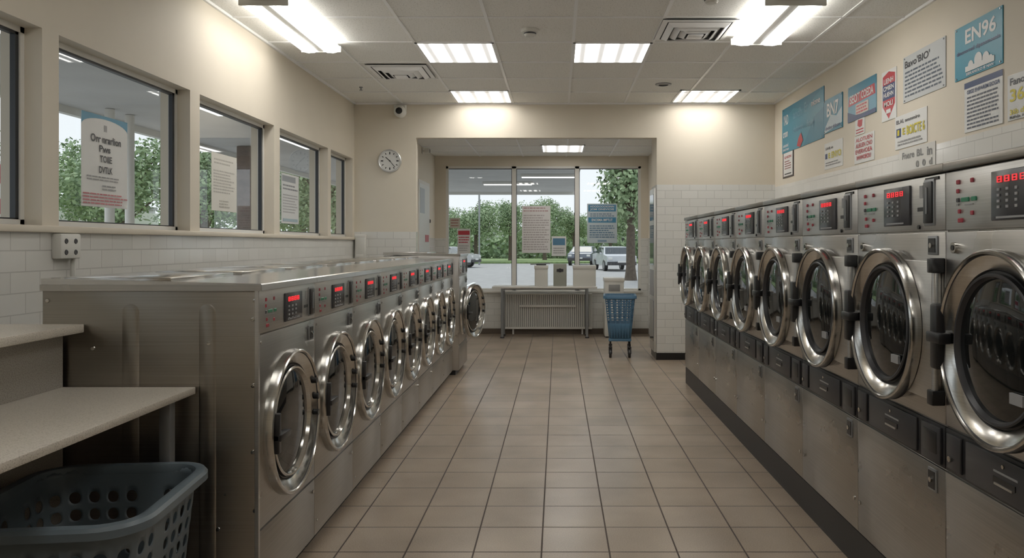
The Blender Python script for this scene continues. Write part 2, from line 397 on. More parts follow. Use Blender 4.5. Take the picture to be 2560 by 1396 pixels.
def washer(end=False, open_door=False, W=.667, ht=0.0):
    b = MB(); D = .81; g = .002
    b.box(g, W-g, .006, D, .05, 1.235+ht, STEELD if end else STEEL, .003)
    b.box(.01, W-.01, .04, D-.05, 0, .06, BLACKM)
    b.box(g, W-g, -.002, .01, .055, .318, STEEL, .003)
    b.box(g, W-g, -.002, .01, .326, 1.058, STEEL, .003)
    b.box(g, W-g, -.004, .01, 1.064, 1.228+ht, STEELL, .003)
    zf, zb = 1.253+ht, 1.273+ht; t = .026
    x0, x1, y0, y1 = .001, W-.001, -.014, D+.005
    vs = [(x0,y0,zf-t),(x1,y0,zf-t),(x1,y1,zb-t),(x0,y1,zb-t),(x0,y0,zf-.004),(x1,y0,zf-.004),(x1,y1,zb),(x0,y1,zb),(x0,y0+.004,zf),(x1,y0+.004,zf)]
    b.add(vs, [(0,3,2,1),(8,9,6,7),(0,1,5,4),(4,5,9,8),(1,2,6,9,5),(2,3,7,6),(3,0,4,8,7)], TOPM)
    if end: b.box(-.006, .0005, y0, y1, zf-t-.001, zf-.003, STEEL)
    b.box(.05, W-.05, .35, .76, zf+.006, zf+.0205, TOPM, .003)
    panel(b, 0, W, 1.068, 1.215+ht, .06, (.266, .475), (.575, .635))
    lockplate(b, .575, .635, .968, 1.037, -.002)
    b.cyl((W-.03, -.002, .27), .008, .006, CHROME, '-y', 10)
    b.cyl((.03, -.002, .12), .006, .004, CHROME, '-y', 10)
    b.cyl((.02, -.002, 1.03), .006, .004, CHROME, '-y', 10)
    cx, cz, r = .338, .665, .298
    if open_door:
        M = Matrix.Translation((cx-r, 0, 0)) @ Matrix.Rotation(-math.radians(15), 4, 'Z') @ Matrix.Translation((-(cx-r), 0, 0))
        b.lathe([(r*.9, .0), (r*.88, .02), (r*.75, .018), (r*.72, .004), (0, .003)], (cx, 0, cz), CHROME, 48, '-y', None, [CHROME, CHROME, BLACK, BLACK])
        b.lathe([(0, .03), (r*.97, .03), (r*.99, .04)], (cx, 0, cz), CHROME, 48, '-y', M)
    else: M = None
    porthole(b, cx, cz, r, .004 if not open_door else .042, M)
    wo = -.045 if not open_door else -.083
    b.box(cx-r*.93, cx-r*.55, wo-.02, wo+.01, cz-.022, cz+.004, BLACK, .004, M=M)
    b.box(cx-r*.93, cx-r*.84, wo-.012, wo+.022, cz-.07, cz+.085, BLACK, .004, M=M)
    for dz in (.125, .05, -.022):
        b.cyl((cx+r*.875 if abs(dz) < .1 else cx+r*.79, wo+.024, cz+dz), .013, .022, BLACK, '-y', 14, M=M)
    if end:
        def rib(yc, z0, z1, w=.032):
            n = 12; out = []
            for i in range(n+1):
                a = pi*i/n; out.append((yc+w*math.cos(a), z1+w*math.sin(a)))
            out.append((yc-w, z0)); out.append((yc+w, z0))
            N = len(out); inn = []
            for (y, z) in out:
                inn.append((yc+(y-yc)*.75, z if z == z0 else z1+(z-z1)*.75))
            vs = [(g-.0005, y, z) for y, z in out]+[(g-.0035, y, z) for y, z in inn]
            fs = [(i, (i+1) % N, (i+1) % N+N, i+N) for i in range(N)]+[tuple(range(N, 2*N))]
            b.add(vs, fs, STEELD)
        rib(.19, .1, 1.145); rib(.478, .1, 1.145)
        for y, z in ((.012, 1.19), (.02, 1.12), (.02, .87), (.012, .4), (.79, 1.19), (.62, 1.01), (.185, 1.03), (.15, .33), (.02, .62)):
            M2 = Matrix.Translation((g, y, z)) @ Matrix.Rotation(-pi/2, 4, 'Y')
            b.lathe([(.009, 0), (.007, .004), (0, .005)], (0,0,0), CHROME, 12, 'z', M2)
        b.box(-.003, .012, -.003, .012, .05, 1.228, STEELL, .001, 1)
    return b
XW = -1.125
me_end = washer(True).mesh('washing_machine_end'); me_w = washer().mesh('washing_machine')
for k in range(8):
    place('washing_machine', me_end if k == 0 else me_w, (XW, 2.904+.667*k, 0), R90)
washer(open_door=True, W=.70, ht=.045).obj('washing_machine', (-1.06, 8.30, 0), R90)

# ------------------------------------------------------------------ dryers
def dryer():
    b = MB(); W = .754; D = 1.30; g = .002
    b.box(g, W-g, .008, D, .16, 1.642, STEEL, .003)
    b.box(0, W, .004, D, 0, .16, BLACKM)
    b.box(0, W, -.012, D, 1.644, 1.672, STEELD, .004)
    b.box(g, W-g, -.002, .012, 1.448, 1.638, STEELL, .003)
    b.box(g, W-g, -.001, .012, .80, 1.442, STEEL, .003)
    b.box(g, W-g, -.001, .012, .168, .645, STEEL, .003)
    b.box(.003, W-.003, -.002, .012, .652, .792, BLACKM, .002)
    b.box(.14, .56, -.010, 0, .662, .782, DGREY, .004)
    b.box(.30, .41, -.013, -.008, .705, .722, BLACK); b.box(.31, .40, -.016, -.009, .700, .706, STEELL)
    b.box(.30, .42, -.0115, -.009, .735, .741, GREYP)
    b.box(.60, .735, -.012, 0, .660, .784, DGREY, .004); b.box(.62, .715, -.014, -.009, .69, .765, BLACK, .002)
    b.box(.02, .11, -.010, 0, .665, .78, DGREY, .004)
    b.cyl((.05, -.012, .70), .01, .005, CHROME, '-y', 10); b.cyl((.35, -.01, .76), .006, .004, CHROME, '-y', 10)
    panel(b, 0, W, 1.452, 1.634, .075, (.284, .505), (.62, .68))
    b.box(.62, .715, -.006, 0, 1.622, 1.632, BLACK)
    b.cyl((.57, -.002, 1.462), .008, .006, BLACK, '-y', 10)
    lockplate(b, .64, .705, 1.365, 1.43, -.001)
    b.cyl((.06, -.001, 1.39), .018, .008, CHROME, '-y', 16); b.cyl((.06, -.009, 1.39), .009, .002, BLACK, '-y', 12)
    lockplate(b, .64, .70, .555, .632, -.001)
    for x, z in ((.03, .30), (.72, .30)): b.cyl((x, -.001, z), .009, .005, CHROME, '-y', 10)
    cx, cz, r = .365, 1.10, .287
    b.box(cx+.05, .728, -.030, -.002, .872, 1.345, STEELL, .004)
    b.tube((.735, -.028, .885), (.735, -.028, 1.335), .011, STEELL, 14)
    for z in (.862, 1.305): b.box(.712, .752, -.045, 0, z, z+.05, BLACK, .004)
    porthole(b, cx, cz, r, .034, dark=True)
    b.lathe([(r*.97, 0), (r*.97, .036)], (cx, 0, cz), STEEL, 60, '-y')
    b.box(cx-r-.018, cx-r+.028, -.085, -.03, 1.00, 1.21, BLACK, .008)
    b.box(cx-r-.03, cx-r+.06, -.092, -.05, 1.085, 1.12, BLACK, .006)
    b.box(cx+.09, cx+.15, -.055, -.046, cz-.135, cz-.105, GREYP)
    return b
me_d = dryer().mesh('tumble_dryer')
XD = 1.29
for k in range(8):
    place('tumble_dryer', me_d, (XD, 7.853-.754*k, 0), -R90)

# ------------------------------------------------------------------ folding counter on the left
b = MB()
ye = 2.893; yn = .9
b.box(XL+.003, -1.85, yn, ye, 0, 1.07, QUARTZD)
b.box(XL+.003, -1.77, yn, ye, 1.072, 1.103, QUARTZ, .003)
b.box(-1.85, -1.353, yn, ye, .842, .868, QUARTZ, .003)
b.box(-1.44, -1.40, ye-.10, ye-.06, 0, .842, GREYMETAL, .003)
b.box(-1.44, -1.40, yn+.06, yn+.10, 0, .842, GREYMETAL, .003)
b.obj('folding_counter')

# ------------------------------------------------------------------ baskets
def rrect(w, d, r, n=8):
    pts = []
    for cx, cy, a0 in ((w-r, d-r, 0), (-w+r, d-r, pi/2), (-w+r, -d+r, pi), (w-r, -d+r, 1.5*pi)):
        for i in range(n+1):
            a = a0+pi/2*i/n; pts.append((cx+r*math.cos(a), cy+r*math.sin(a)))
    return pts
def resample(pts, ts):
    P = [Vector(p) for p in pts]+[Vector(pts[0])]
    L = [0]
    for i in range(len(P)-1): L.append(L[-1]+(P[i+1]-P[i]).length)
    T = L[-1]; out = []
    for t in ts:
        d = (t % 1)*T; i = 0
        while i < len(L)-2 and L[i+1] < d: i += 1
        k = (d-L[i])/max(1e-9, L[i+1]-L[i]); out.append(P[i].lerp(P[i+1], k))
    return out
def basket_wall(name, top, bot, zt, zb, ncol, rows, m, parent, thick=.004, bar=.34, rad=.09, sub=2, solid=None):
    ts = []; hole = []
    for i in range(ncol):
        ts += [i/ncol, (i+bar)/ncol]; hole += [False, True]
    zf = [0]
    for a, c in rows: zf += [a, c]
    zf.append(1)
    zf = sorted(set(zf))
    vs = []; fs = []; N = len(ts)
    for z in zf:
        w = bot[0]+(top[0]-bot[0])*z; d = bot[1]+(top[1]-bot[1])*z
        for p in resample(rrect(w, d, rad), ts): vs.append((p.x, p.y, zb+(zt-zb)*z))
    for k in range(len(zf)-1):
        ishole = any(abs(zf[k]-a) < 1e-6 and abs(zf[k+1]-c) < 1e-6 for a, c in rows)
        for i in range(N):
            if ishole and hole[i] and not (solid and solid(i//2)): continue
            j = (i+1) % N
            fs.append((k*N+i, k*N+j, (k+1)*N+j, (k+1)*N+i))
    me = bpy.data.meshes.new(name); me.from_pydata(vs, [], fs); me.materials.append(m)
    me.polygons.foreach_set('use_smooth', [True]*len(me.polygons))
    o = place(name, me, parent=parent)
    if sub:
        s = o.modifiers.new('sub', 'SUBSURF'); s.levels = sub; s.render_levels = sub; s.boundary_smooth = 'ALL'
    s = o.modifiers.new('sol', 'SOLIDIFY'); s.thickness = thick; s.offset = 0
    return o
def sweep(b, pts, prof, m):
    n = len(pts); P = [Vector((p[0], p[1], 0)) for p in pts]; vs = []; fs = []; K = len(prof)
    for i in range(n):
        t = (P[(i+1) % n]-P[i-1]).normalized(); o = Vector((t.y, -t.x, 0))
        for a, z in prof: vs.append(P[i]+o*a+Vector((0, 0, z)))
    for i in range(n):
        j = (i+1) % n
        for k in range(K):
            l = (k+1) % K; fs.append((i*K+k, j*K+k, j*K+l, i*K+l))
    b.add(vs, fs, m)
BGREY = mat('basket_grey_blue_plastic', (.10, .128, .148), .38)
BBLUE = mat('cart_blue_plastic', (.065, .16, .265), .4)
def empty(name, loc, rz=0):
    e = bpy.data.objects.new(name, None); C.objects.link(e); e.location = loc; e.rotation_euler = (0, 0, rz); e.empty_display_size = .1
    return e
ts200 = [i/96 for i in range(96)]
e = empty('laundry_basket', (-1.475, 2.42, 0), math.radians(6))
wt, dt, zt = (.255, .30), (.20, .245), .615
basket_wall('basket_sides', wt, dt, zt, .005, 32, [(.05, .12), (.145, .215), (.24, .31), (.335, .405), (.43, .50), (.525, .595), (.62, .69), (.715, .785), (.81, .88)], BGREY, e, .004, .36, .10, 2, solid=lambda c: c % 8 == 3)
b = MB(); loop = resample(rrect(wt[0], wt[1], .10), ts200)
sweep(b, [(p.x, p.y) for p in loop], [(-.004, .0), (.0, .010), (.012, .014), (.030, .010), (.038, .0), (.038, -.022), (.033, -.022), (.030, -.004), (.004, -.004), (.002, -.02), (-.004, -.02)], BGREY)
for v in range(len(b.v)): b.v[v] = (b.v[v][0], b.v[v][1], b.v[v][2]+zt)
fl = resample(rrect(dt[0]-.002, dt[1]-.002, .10), ts200)
b.add([(p.x, p.y, .01) for p in fl], [tuple(range(96))], BGREY)
b.obj('basket_rim', parent=e)

e = empty('laundry_cart', (.776, 9.72, 0), math.radians(-4))
basket_wall('cart_basket', (.185, .23), (.135, .17), .765, .24, 22, [(.36, .45), (.48, .57), (.60, .69), (.72, .81), (.84, .92)], BBLUE, e, .005, .36, .05, 0)
b = MB(); loop = [(p.x, p.y) for p in resample(rrect(.185, .23, .05), ts200)]
sweep(b, loop, [(-.004, .76), (0, .772), (.018, .772), (.022, .76), (.022, .735), (.016, .735), (.012, .756), (0, .756), (-.004, .73)], BBLUE)
fl = resample(rrect(.134, .168, .05), ts200); b.add([(p.x, p.y, .245) for p in fl], [tuple(range(96))], BBLUE)
for i in range(-3, 4): b.box(i*.034-.003, i*.034+.003, -.19, -.165, .25, .40, BBLUE)
b.box(-.14, .14, -.175, .175, .205, .24, BBLUE, .01)
for sx in (-1, 1):
    for sy in (-1, 1):
        x, y = sx*.118, sy*.14
        b.cyl((x, y, .13), .012, .08, BLACK, 'z', 12)
        b.box(x-.022, x+.022, y-.02, y+.02, .115, .14, BLACK, .004)
        for q in (-1, 1): b.box(x+q*.02-.002, x+q*.02+.002, y-.014, y+.014, .05, .13, BLACK)
        b.lathe([(.012, -.016), (.05, -.016), (.056, -.01), (.056, .01), (.05, .016), (.012, .016), (.012, -.016)], (x, y, .057), BLACK, 24, 'x')
        b.lathe([(0, -.018), (.014, -.018), (.014, .018), (0, .018)], (x, y, .057), GREYMETAL, 12, 'x')
b.obj('cart_frame', parent=e)

# ------------------------------------------------------------------ alcove furniture
b = MB()
b.box(-.985, .585, 11.55, 12.0, .745, .772, WHITEP, .004)
for x in (-.836, .436):
    for y in (11.60, 11.93):
        b.tube((x, y, 0), (x, y, .745), .02, GREYMETAL, 14); b.cyl((x, y, 0), .03, .02, DGREY, 'z', 14)
    b.box(x-.015, x+.015, 11.6, 11.93, .70, .73, GREYMETAL)
b.box(-.836, .436, 11.60, 11.63, .725, .745, GREYMETAL)
b.obj('folding_table')
b = MB()
b.box(-.82, .52, 12.075, 12.12, .10, .64, GREYP, .006)  # body painted darker grey: shade between the fins is put into its colour
for i in range(41):
    x = -.81+i*.0324; b.box(x, x+.024, 12.048, 12.077, .115, .625, OFFW, .003, 1)
b.box(-.83, .53, 12.045, 12.095, .622, .64, WHITEP, .004); b.box(-.83, .53, 12.045, 12.135, .085, .118, WHITEP, .004)
for x in (-.83, .515): b.box(x, x+.015, 12.045, 12.12, .10, .63, WHITEP, .003)
b.box(-.60, .28, 11.995, 12.035, .43, .465, WHITEP, .004)
for x in (-.5, .2): b.box(x, x+.02, 12.03, 12.06, .43, .45, WHITEP)
for x in (-.75, .42): b.box(x, x+.03, 12.07, 12.148, .2, .3, GREYMETAL)
for x in (-.7, .38): b.cyl((x, 12.09, 0), .014, .1, WHITEP, 'z', 10)
b.obj('radiator')
def carton(x0, x1, z1, m, y0=11.66, y1=11.9, lid=True):
    b = MB(); w = (x1-x0)/2; d = (y1-y0)/2
    b.box(-w, w, -d, d, 0, z1, m, .006)
    if lid: b.box(-w-.006, w+.006, -d-.006, d+.006, z1-.05, z1+.004, m, .005)
    return b, ((x0+x1)/2, (y0+y1)/2, .7725)
BOXG = mat('grey_green_box', (.33, .34, .29), .5)
b, l = carton(-.352, -.155, .31, OFFW); b.obj('storage_box', l)
b, l = carton(-.07, .13, .335, BOXG, lid=False); b.box(-.05, .05, -.1225, -.119, .22, .26, DGREY); b.lathe([(.03, 0), (.03, .003), (0, .003)], (0, -.12, .24), DGREY, 20); b.obj('detergent_dispenser_box', l)
b, l = carton(.23, .57, .31, OFFW); b.obj('storage_box', l)
b = MB(); b.box(-.33, -.18, 11.7, 11.85, 1.088, 1.11, DGREY, .005); b.tube((-.42, 11.8, 1.10), (-.12, 11.78, 1.115), .01, GREYMETAL); b.obj('stapler')
b = MB(); b.box(0, .29, 0, .30, .02, .86, OFFW, .01); b.box(-.008, .298, -.008, .308, .84, .90, WHITEP, .01); b.box(.06, .23, -.010, -.004, .70, .80, GREYP, .003); b.box(.02, .27, .02, .28, 0, .02, BLACK); b.obj('waste_bin', (.70, 11.62, 0))
b = MB(); b.box(0, .9, -.03, 0, 0, 1.06, WHITEP, .004); b.box(.05, .85, -.033, -.028, .05, 1.01, mat('board_white', (.6, .62, .6), .3))
b.box(.1, .45, -.036, -.031, .6, .95, mat('paper_blue_grey', (.45, .5, .54), .6)); b.box(.5, .8, -.036, -.031, .2, .30, RED)
b.obj('notice_board', (NX0+.002, 10.55, 1.24), R90)
b = MB(); CG = mat('case_glass', (.10, .11, .115), .06)
b.box(0, .46, -.028, -.001, 0, 2.0, ALU, .004)
for z0, z1 in ((.12, .62), (.68, 1.0), (1.06, 1.55), (1.61, 1.93)): b.box(.05, .41, -.032, -.027, z0, z1, CG if z0 != .68 else GREYP)
b.obj('glass_display_case', (OX1-.001, YB+.48, .09), -R90)

# clock
b = MB(); CF = mat('clock_face', (.72, .72, .69), .4)
b.lathe([(.14, 0), (.14, .03), (.132, .036), (.124, .03), (.122, .018), (0, .018)], (0,0,0), ALU, 64, '-y', None, [ALU]*4+[CF])
for i in range(12):
    M = Matrix.Rotation(i*pi/6, 4, 'Y'); w = .005 if i % 3 else .007
    b.box(-w, w, -.0205, -.018, .088 if i % 3 else .08, .108, BLACK, M=M)
b.box(-.005, .005, -.023, -.020, -.015, .068, BLACK, M=Matrix.Rotation(math.radians(312), 4, 'Y'))
b.box(-.0035, .0035, -.026, -.023, -.02, .098, BLACK, M=Matrix.Rotation(math.radians(140), 4, 'Y'))
b.cyl((0, -.019, 0), .009, .009, BLACK, '-y', 16)
b.obj('wall_clock', (-2.04, YB-.001, 2.416))
b = MB(); b.box(-.075, .075, -.05, 0, .0, .075, OFFW, .012, 3)
b.lathe([(.07, -.03), (.072, .03), (.066, .055), (.05, .075), (.040, .082), (.038, .080), (.02, .088), (0, .09)], (0, -.03, -.01), OFFW, 32, '-y', None, [OFFW]*4+[BLACK]*3)
b.obj('security_camera', (-1.91, YB-.001, 3.02))
# small alcove camera on a wall bracket
b = MB(); b.box(-.04, .04, -.012, 0, -.04, .04, OFFW, .004); b.box(-.012, .012, -.05, -.01, -.012, .012, OFFW, .003)
b.lathe([(0, .04), (.038, .04), (.038, .10), (.03, .11), (.028, .108), (0, .115)], (0, 0, 0), OFFW, 28, '-y', None, [OFFW, OFFW, OFFW, BLACK, BLACK])
b.obj('security_camera', (NX0, 11.0, 2.73), R90)
b = MB(); b.box(-.06, .06, -.09, 0, 0, .30, OFFW, .012); b.box(-.045, .045, -.094, -.088, .03, .07, WHITEP, .004); b.box(-.063, .063, -.093, 0, .27, .31, WHITEP, .008); b.obj('paper_towel_dispenser', (-2.385, YB-.001, 1.215))
b = MB(); b.lathe([(.03, 0), (.03, .015), (.022, .03), (0, .034)], (0,0,0), BLACK, 20); b.obj('door_bell', (NX0, 11.55, 1.75), R90)
b = MB(); b.box(-.08, .08, -.05, 0, -.062, .062, OFFW, .008)
for x in (-.04, .035):
    for z in (-.03, .025):
        b.lathe([(.014, 0), (.011, .003), (0, .001)], (x, -.05, z), DGREY, 14)
b.cyl((.06, -.02, -.21), .012, .15, OFFW, 'z', 12)
b.cyl((.06, -.02, -.35), .012, .15, OFFW, 'z', 12)
b.obj('electrical_socket_box', (XL, 3.86, 1.392), R90)

# ------------------------------------------------------------------ signs
def cm(c, rough=.45):
    return mat('print_%02x%02x%02x' % tuple(int(max(0, min(1, v))*255) for v in c), c, rough)
BLU = (.025, .19, .29); NAVY = (.02, .045, .14); WH = (.68, .68, .66); LG = (.50, .52, .52); REDC = (.46, .035, .05); YEL = (.60, .50, .02); BK = (.03, .03, .035); SKY = (.12, .30, .41)
TX = []
def sign(name, w, h, loc, rz, bg, els, thick=.006, pins=False):
    b = MB(); b.box(0, w, -thick, 0, 0, h, cm(bg), .001, 1)
    texts = []; k = 1
    for e in els:
        y = -thick-.0006*k; k += 1
        if e[0] == 'r':
            _, x0, z0, x1, z1, c = e; b.box(x0*w, x1*w, y, -thick+.0005, z0*h, z1*h, cm(c))
        elif e[0] == 'p':
            b.add([(p[0]*w, y, p[1]*h) for p in e[1]], [tuple(range(len(e[1])))], cm(e[2]))
        elif e[0] == 'd':
            _, cx, cz, rr, c = e; b.add([(cx*w+rr*h*math.cos(a*pi/12), y, cz*h+rr*h*math.sin(a*pi/12)) for a in range(24)], [tuple(range(24))], cm(c))
        elif e[0] == 'l':
            _, x0, z0, x1, z1, n, c = e; st = (z1-z0)/n
            for i in range(n):
                z = z1-st*(i+.7); x = x0; end = x1-(random.random()*.25*(x1-x0) if random.random() < .6 else 0)
                while x < end-.02:
                    ww = min(random.uniform(.04, .13), end-x)
                    b.box(x*w, (x+ww)*w, y, y+.0006, z*h, (z+st*.45)*h, cm(c)); x += ww+.018
        elif e[0] == 't': texts.append((e, y))
    if pins:
        for x in (.04, .96):
            for z in (.04, .96): b.cyl((x*w, -thick, z*h), .006, .004, GREYMETAL, '-y', 10)
    o = b.obj(name, loc, rz, merge=False)
    for (e, y) in texts:
        _, x0, z0, x1, z1, s, c = e
        cu = bpy.data.curves.new('lettering', 'FONT'); cu.body = s; cu.size = 1; cu.extrude = .0; cu.resolution_u = 3; cu.offset = .022
        t = bpy.data.objects.new('lettering', cu); C.objects.link(t); t.parent = o; cu.materials.append(cm(c))
        t.rotation_euler = (pi/2, 0, 0); TX.append((t, x0*w, z0*h, x1*w, z1*h, y-.001))
    return o
XS = XR-.0005
def rs(name, ynear, yfar, z0, z1, bg, els, **k): return sign(name, yfar-ynear, z1-z0, (XS, yfar, z0), -R90, bg, els, **k)
rs('wall_banner', 7.66, 9.08, 2.46, 2.975, BLU, [('p', [(0,0),(.55,0),(.8,.5),(1,.6),(1,1),(.6,.75),(.3,.9),(0,.7)], (.045, .24, .34)), ('t', .04, .62, .17, .84, 'YAD', WH), ('t', .30, .66, .52, .84, 'andh', SKY), ('t', .58, .68, .66, .88, 'Er', SKY), ('t', .74, .72, .93, .84, 'nione', WH),
    ('t', .30, .36, .55, .50, 'chdnoou', SKY), ('t', .64, .30, .80, .50, 'fhowy', SKY), ('p', [(.40,.05),(.48,.0),(.55,.12),(.50,.30),(.44,.2)], REDC), ('t', .04, .34, .17, .46, 'cronn', WH), ('t', .04, .12, .18, .2, 'oinniod', WH), ('t', .04, .04, .2, .1, 'dnoi inan', WH)], pins=True)
rs('wall_banner', 7.157, 7.645, 2.49, 2.815, BLU, [('p', [(0,0),(1,.15),(1,.6),(.7,.4),(.4,.5),(.1,.2)], (.4,.5,.55)), ('t', .18, .45, .82, .86, 'BN7', WH), ('t', .1, .08, .9, .18, 'dndoc ddnon', NAVY)], thick=.010, pins=True)
rs('promotional_poster', 6.40, 7.02, 2.50, 2.815, SKY, [('r', 0, .75, 1, 1, BLU), ('p', [(.02,.45),(.98,.5),(.95,.78),(.05,.72)], REDC), ('t', .08, .5, .45, .74, 'SEOT', WH), ('t', .5, .52, .92, .74, 'COEDA', WH), ('r', .3, .12, .75, .42, (.55,.45,.4)), ('l', .33, .14, .72, .4, 3, REDC), ('p', [(0,0),(1,0),(1,.12),(.6,.1),(.3,.14),(0,.3)], NAVY)], pins=True)
rs('shield_sign', 6.02, 6.29, 2.39, 2.79, WH, [('p', [(.08,.9),(.5,.97),(.92,.9),(.92,.3),(.5,.03),(.08,.3)], REDC), ('p', [(.08,.72),(.92,.72),(.92,.42),(.08,.42)], NAVY), ('t', .18, .74, .82, .84, 'LIENH', WH), ('t', .14, .60, .86, .69, 'CMIEN', WH), ('t', .16, .47, .84, .56, 'HUEHN', WH), ('t', .2, .28, .8, .38, 'MOLI', WH), ('r', .35, .14, .65, .22, WH)])
rs('notice_sign', 5.255, 5.90, 2.475, 2.82, LG, [('t', .05, .74, .66, .90, "Bavo'BIO'", BK), ('l', .05, .08, .95, .68, 7, (.08, .1, .13))], pins=True)
rs('promotional_poster', 4.58, 5.13, 2.475, 2.82, (.025, .26, .37), [('t', .24, .62, .88, .90, 'EN96', WH), ('t', .05, .44, .96, .54, 'dinonorneil dipenomoenin', NAVY), ('d', .36, .2, .09, WH), ('d', .52, .25, .13, WH), ('d', .68, .22, .11, WH), ('d', .78, .17, .07, WH), ('r', .25, .1, .85, .2, WH), ('t', .28, .03, .84, .08, 'EIEKANOLO IE NAN', WH)], pins=True)
rs('rules_sign', 4.58, 5.01, 2.12, 2.44, WH, [('r', 0, .88, 1, 1, NAVY), ('t', .08, .76, .94, .84, 'GIIGE EHIPAREM EIOGIA', NAVY), ('l', .08, .04, .9, .72, 9, (.06, .07, .1))])
rs('price_sign', 4.08, 4.53, 2.12, 2.385, WH, [('t', .06, .76, .6, .92, 'Fanomo', BK), ('t', .06, .40, .6, .68, '36%', YEL), ('t', .06, .12, .6, .24, '36b cbneo', YEL), ('t', .06, .03, .8, .09, 'Rlhb innmnnid', BK)])
rs('price_sign', 5.52, 6.04, 2.135, 2.39, WH, [('t', .05, .74, .30, .88, 'ELAI,', BK), ('t', .34, .76, .8, .86, 'nmmmiro', BK), ('r', .05, .36, .2, .62, NAVY), ('t', .09, .41, .16, .58, 'l', YEL), ('t', .26, .4, .34, .6, 'E', YEL), ('t', .40, .36, .95, .64, 'BOICTE 6', YEL), ('l', .1, .08, .9, .26, 2, (.3,.3,.3))])
rs('paper_notice', 5.40, 5.97, 1.95, 2.125, (.60, .59, .55), [('t', .1, .55, .45, .85, 'Fnere', (.2,.2,.2)), ('t', .52, .55, .7, .85, 'BL', (.2,.2,.2)), ('t', .8, .5, .93, .85, 'in', (.2,.2,.2)), ('t', .5, .1, .93, .38, '0  0  d', (.2,.2,.2))])
rs('price_sign', 7.157, 7.64, 2.135, 2.39, WH, [('t', .08, .72, .5, .84, 'EANB, nin', BK), ('r', .05, .4, .17, .6, NAVY), ('t', .24, .4, .34, .6, 'E', YEL), ('t', .42, .38, .94, .62, 'ENYO', YEL), ('l', .08, .1, .92, .28, 2, (.3,.3,.3))])
rs('warning_notice', 6.443, 6.87, 2.11, 2.35, WH, [('t', .08, .78, .92, .92, 'ALOTUEN', REDC), ('t', .08, .56, .92, .72, 'AUEUEN CNO', REDC), ('t', .08, .34, .92, .5, 'EVERVOEA', REDC), ('t', .14, .12, .86, .28, 'IWWOEOU', REDC)])
rs('sticker_notice', 6.645, 6.85, 2.36, 2.50, WH, [('p', [(.3,.95),(.8,.9),(.75,.5),(.5,.45),(.25,.6)], REDC), ('l', .1, .05, .9, .4, 2, REDC)])
rs('framed_notice', 8.65, 9.06, 2.17, 2.475, (.05, .04, .04), [('r', .08, .06, .92, .94, WH), ('t', .2, .72, .8, .82, 'ILNION', REDC), ('l', .2, .3, .8, .65, 4, (.3, .1, .1)), ('r', .2, .12, .8, .16, BK)])
XG = GXp+.014
def ls(name, ynear, yfar, z0, z1, bg, els): return sign(name, yfar-ynear, z1-z0, (XG, ynear, z0), R90, bg, els, thick=.002)
ls('window_poster', 4.165, 4.61, 1.61, 2.125, (.70, .70, .68), [('p', [(.0,.86)]+[(.5-.5*math.cos(pi*i/14), .86+.105*math.sin(pi*i/14)) for i in range(15)]+[(1,1),(0,1)], (.07, .26, .40)), ('r', .47, .83, .53, .90, (.3,.3,.3)), ('t', .18, .70, .84, .785, 'Orr nrarlion', BK), ('t', .36, .60, .60, .675, 'Pws', BK), ('t', .37, .49, .63, .565, 'TOIIE', BK), ('t', .35, .37, .64, .445, 'DVTLK', BK), ('l', .1, .28, .9, .34, 2, (.3,.3,.3)), ('l', .42, .18, .72, .25, 2, (.3,.3,.3)), ('l', .02, .02, .98, .155, 4, (.5, .16, .18))])
ls('window_poster', 5.73, 6.18, 1.655, 2.09, (.60, .58, .52), [('l', .1, .8, .9, .92, 2, (.4,.38,.33)), ('l', .08, .3, .92, .72, 8, (.42,.4,.36)), ('l', .3, .05, .7, .2, 3, (.4,.38,.33))])
ls('window_poster', 7.18, 7.66, 1.60, 2.07, (.62, .63, .62), [('r', .04, .84, .8, .96, (.25,.27,.29)), ('l', .08, .66, .92, .8, 2, (.2,.2,.22)), ('l', .08, .2, .92, .6, 7, (.4,.4,.4)), ('r', .08, .04, .92, .1, (.3,.4,.45))])
YG = YN+.024
def fs(name, x0, x1, z0, z1, bg, els): return sign(name, x1-x0, z1-z0, (x0, YG, z0), 0, bg, els, thick=.002)
fs('window_poster', -.565, -.119, 1.27, 2.01, (.70, .68, .66), [('l', .05, .86, .95, .98, 2, (.45,.3,.3)), ('l', .05, .05, .95, .82, 15, (.42,.38,.37))])
fs('window_poster', .458, .929, 1.425, 2.045, (.50, .58, .62), [('r', .04, .80, .96, .97, (.05,.22,.38)), ('t', .1, .90, .9, .95, 'HOODOOOIOINN', WH), ('t', .1, .82, .9, .88, 'JOM DNSVIOIS', WH), ('l', .1, .66, .9, .76, 2, (.12,.2,.28)), ('r', .04, .52, .96, .65, (.05,.22,.38)), ('t', .15, .55, .85, .62, 'ENOSMA IMPTUT', WH), ('l', .08, .12, .92, .46, 6, (.1,.2,.3)), ('r', .35, .03, .65, .08, (.2,.3,.4))])
fs('window_sticker', -1.58, -1.38, 1.26, 1.65, WH, [('r', .05, .75, .95, .92, REDC), ('l', .1, .4, .9, .7, 3, REDC), ('l', .1, .08, .9, .35, 3, (.4,.4,.4))])
fs('window_sticker', -.10, .13, 1.22, 1.53, WH, [('r', .08, .55, .92, .9, (.08,.2,.32)), ('l', .12, .1, .88, .45, 3, (.3,.3,.3))])
fs('window_sticker', -1.70, -1.54, 1.66, 1.82, (.5,.48,.4), [('l', .1, .1, .9, .9, 3, (.3,.12,.1))])
bpy.context.view_layer.update()
for t, x0, z0, x1, z1, y in TX:
    bb = t.bound_box; mnx = min(v[0] for v in bb); mny = min(v[1] for v in bb); mxx = max(v[0] for v in bb); mxy = max(v[1] for v in bb)
    sx = (x1-x0)/max(1e-4, mxx-mnx); sz = (z1-z0)/max(1e-4, mxy-mny)
    t.scale = (sx, sz, 1); t.location = (x0-mnx*sx, y, z0-mny*sz)

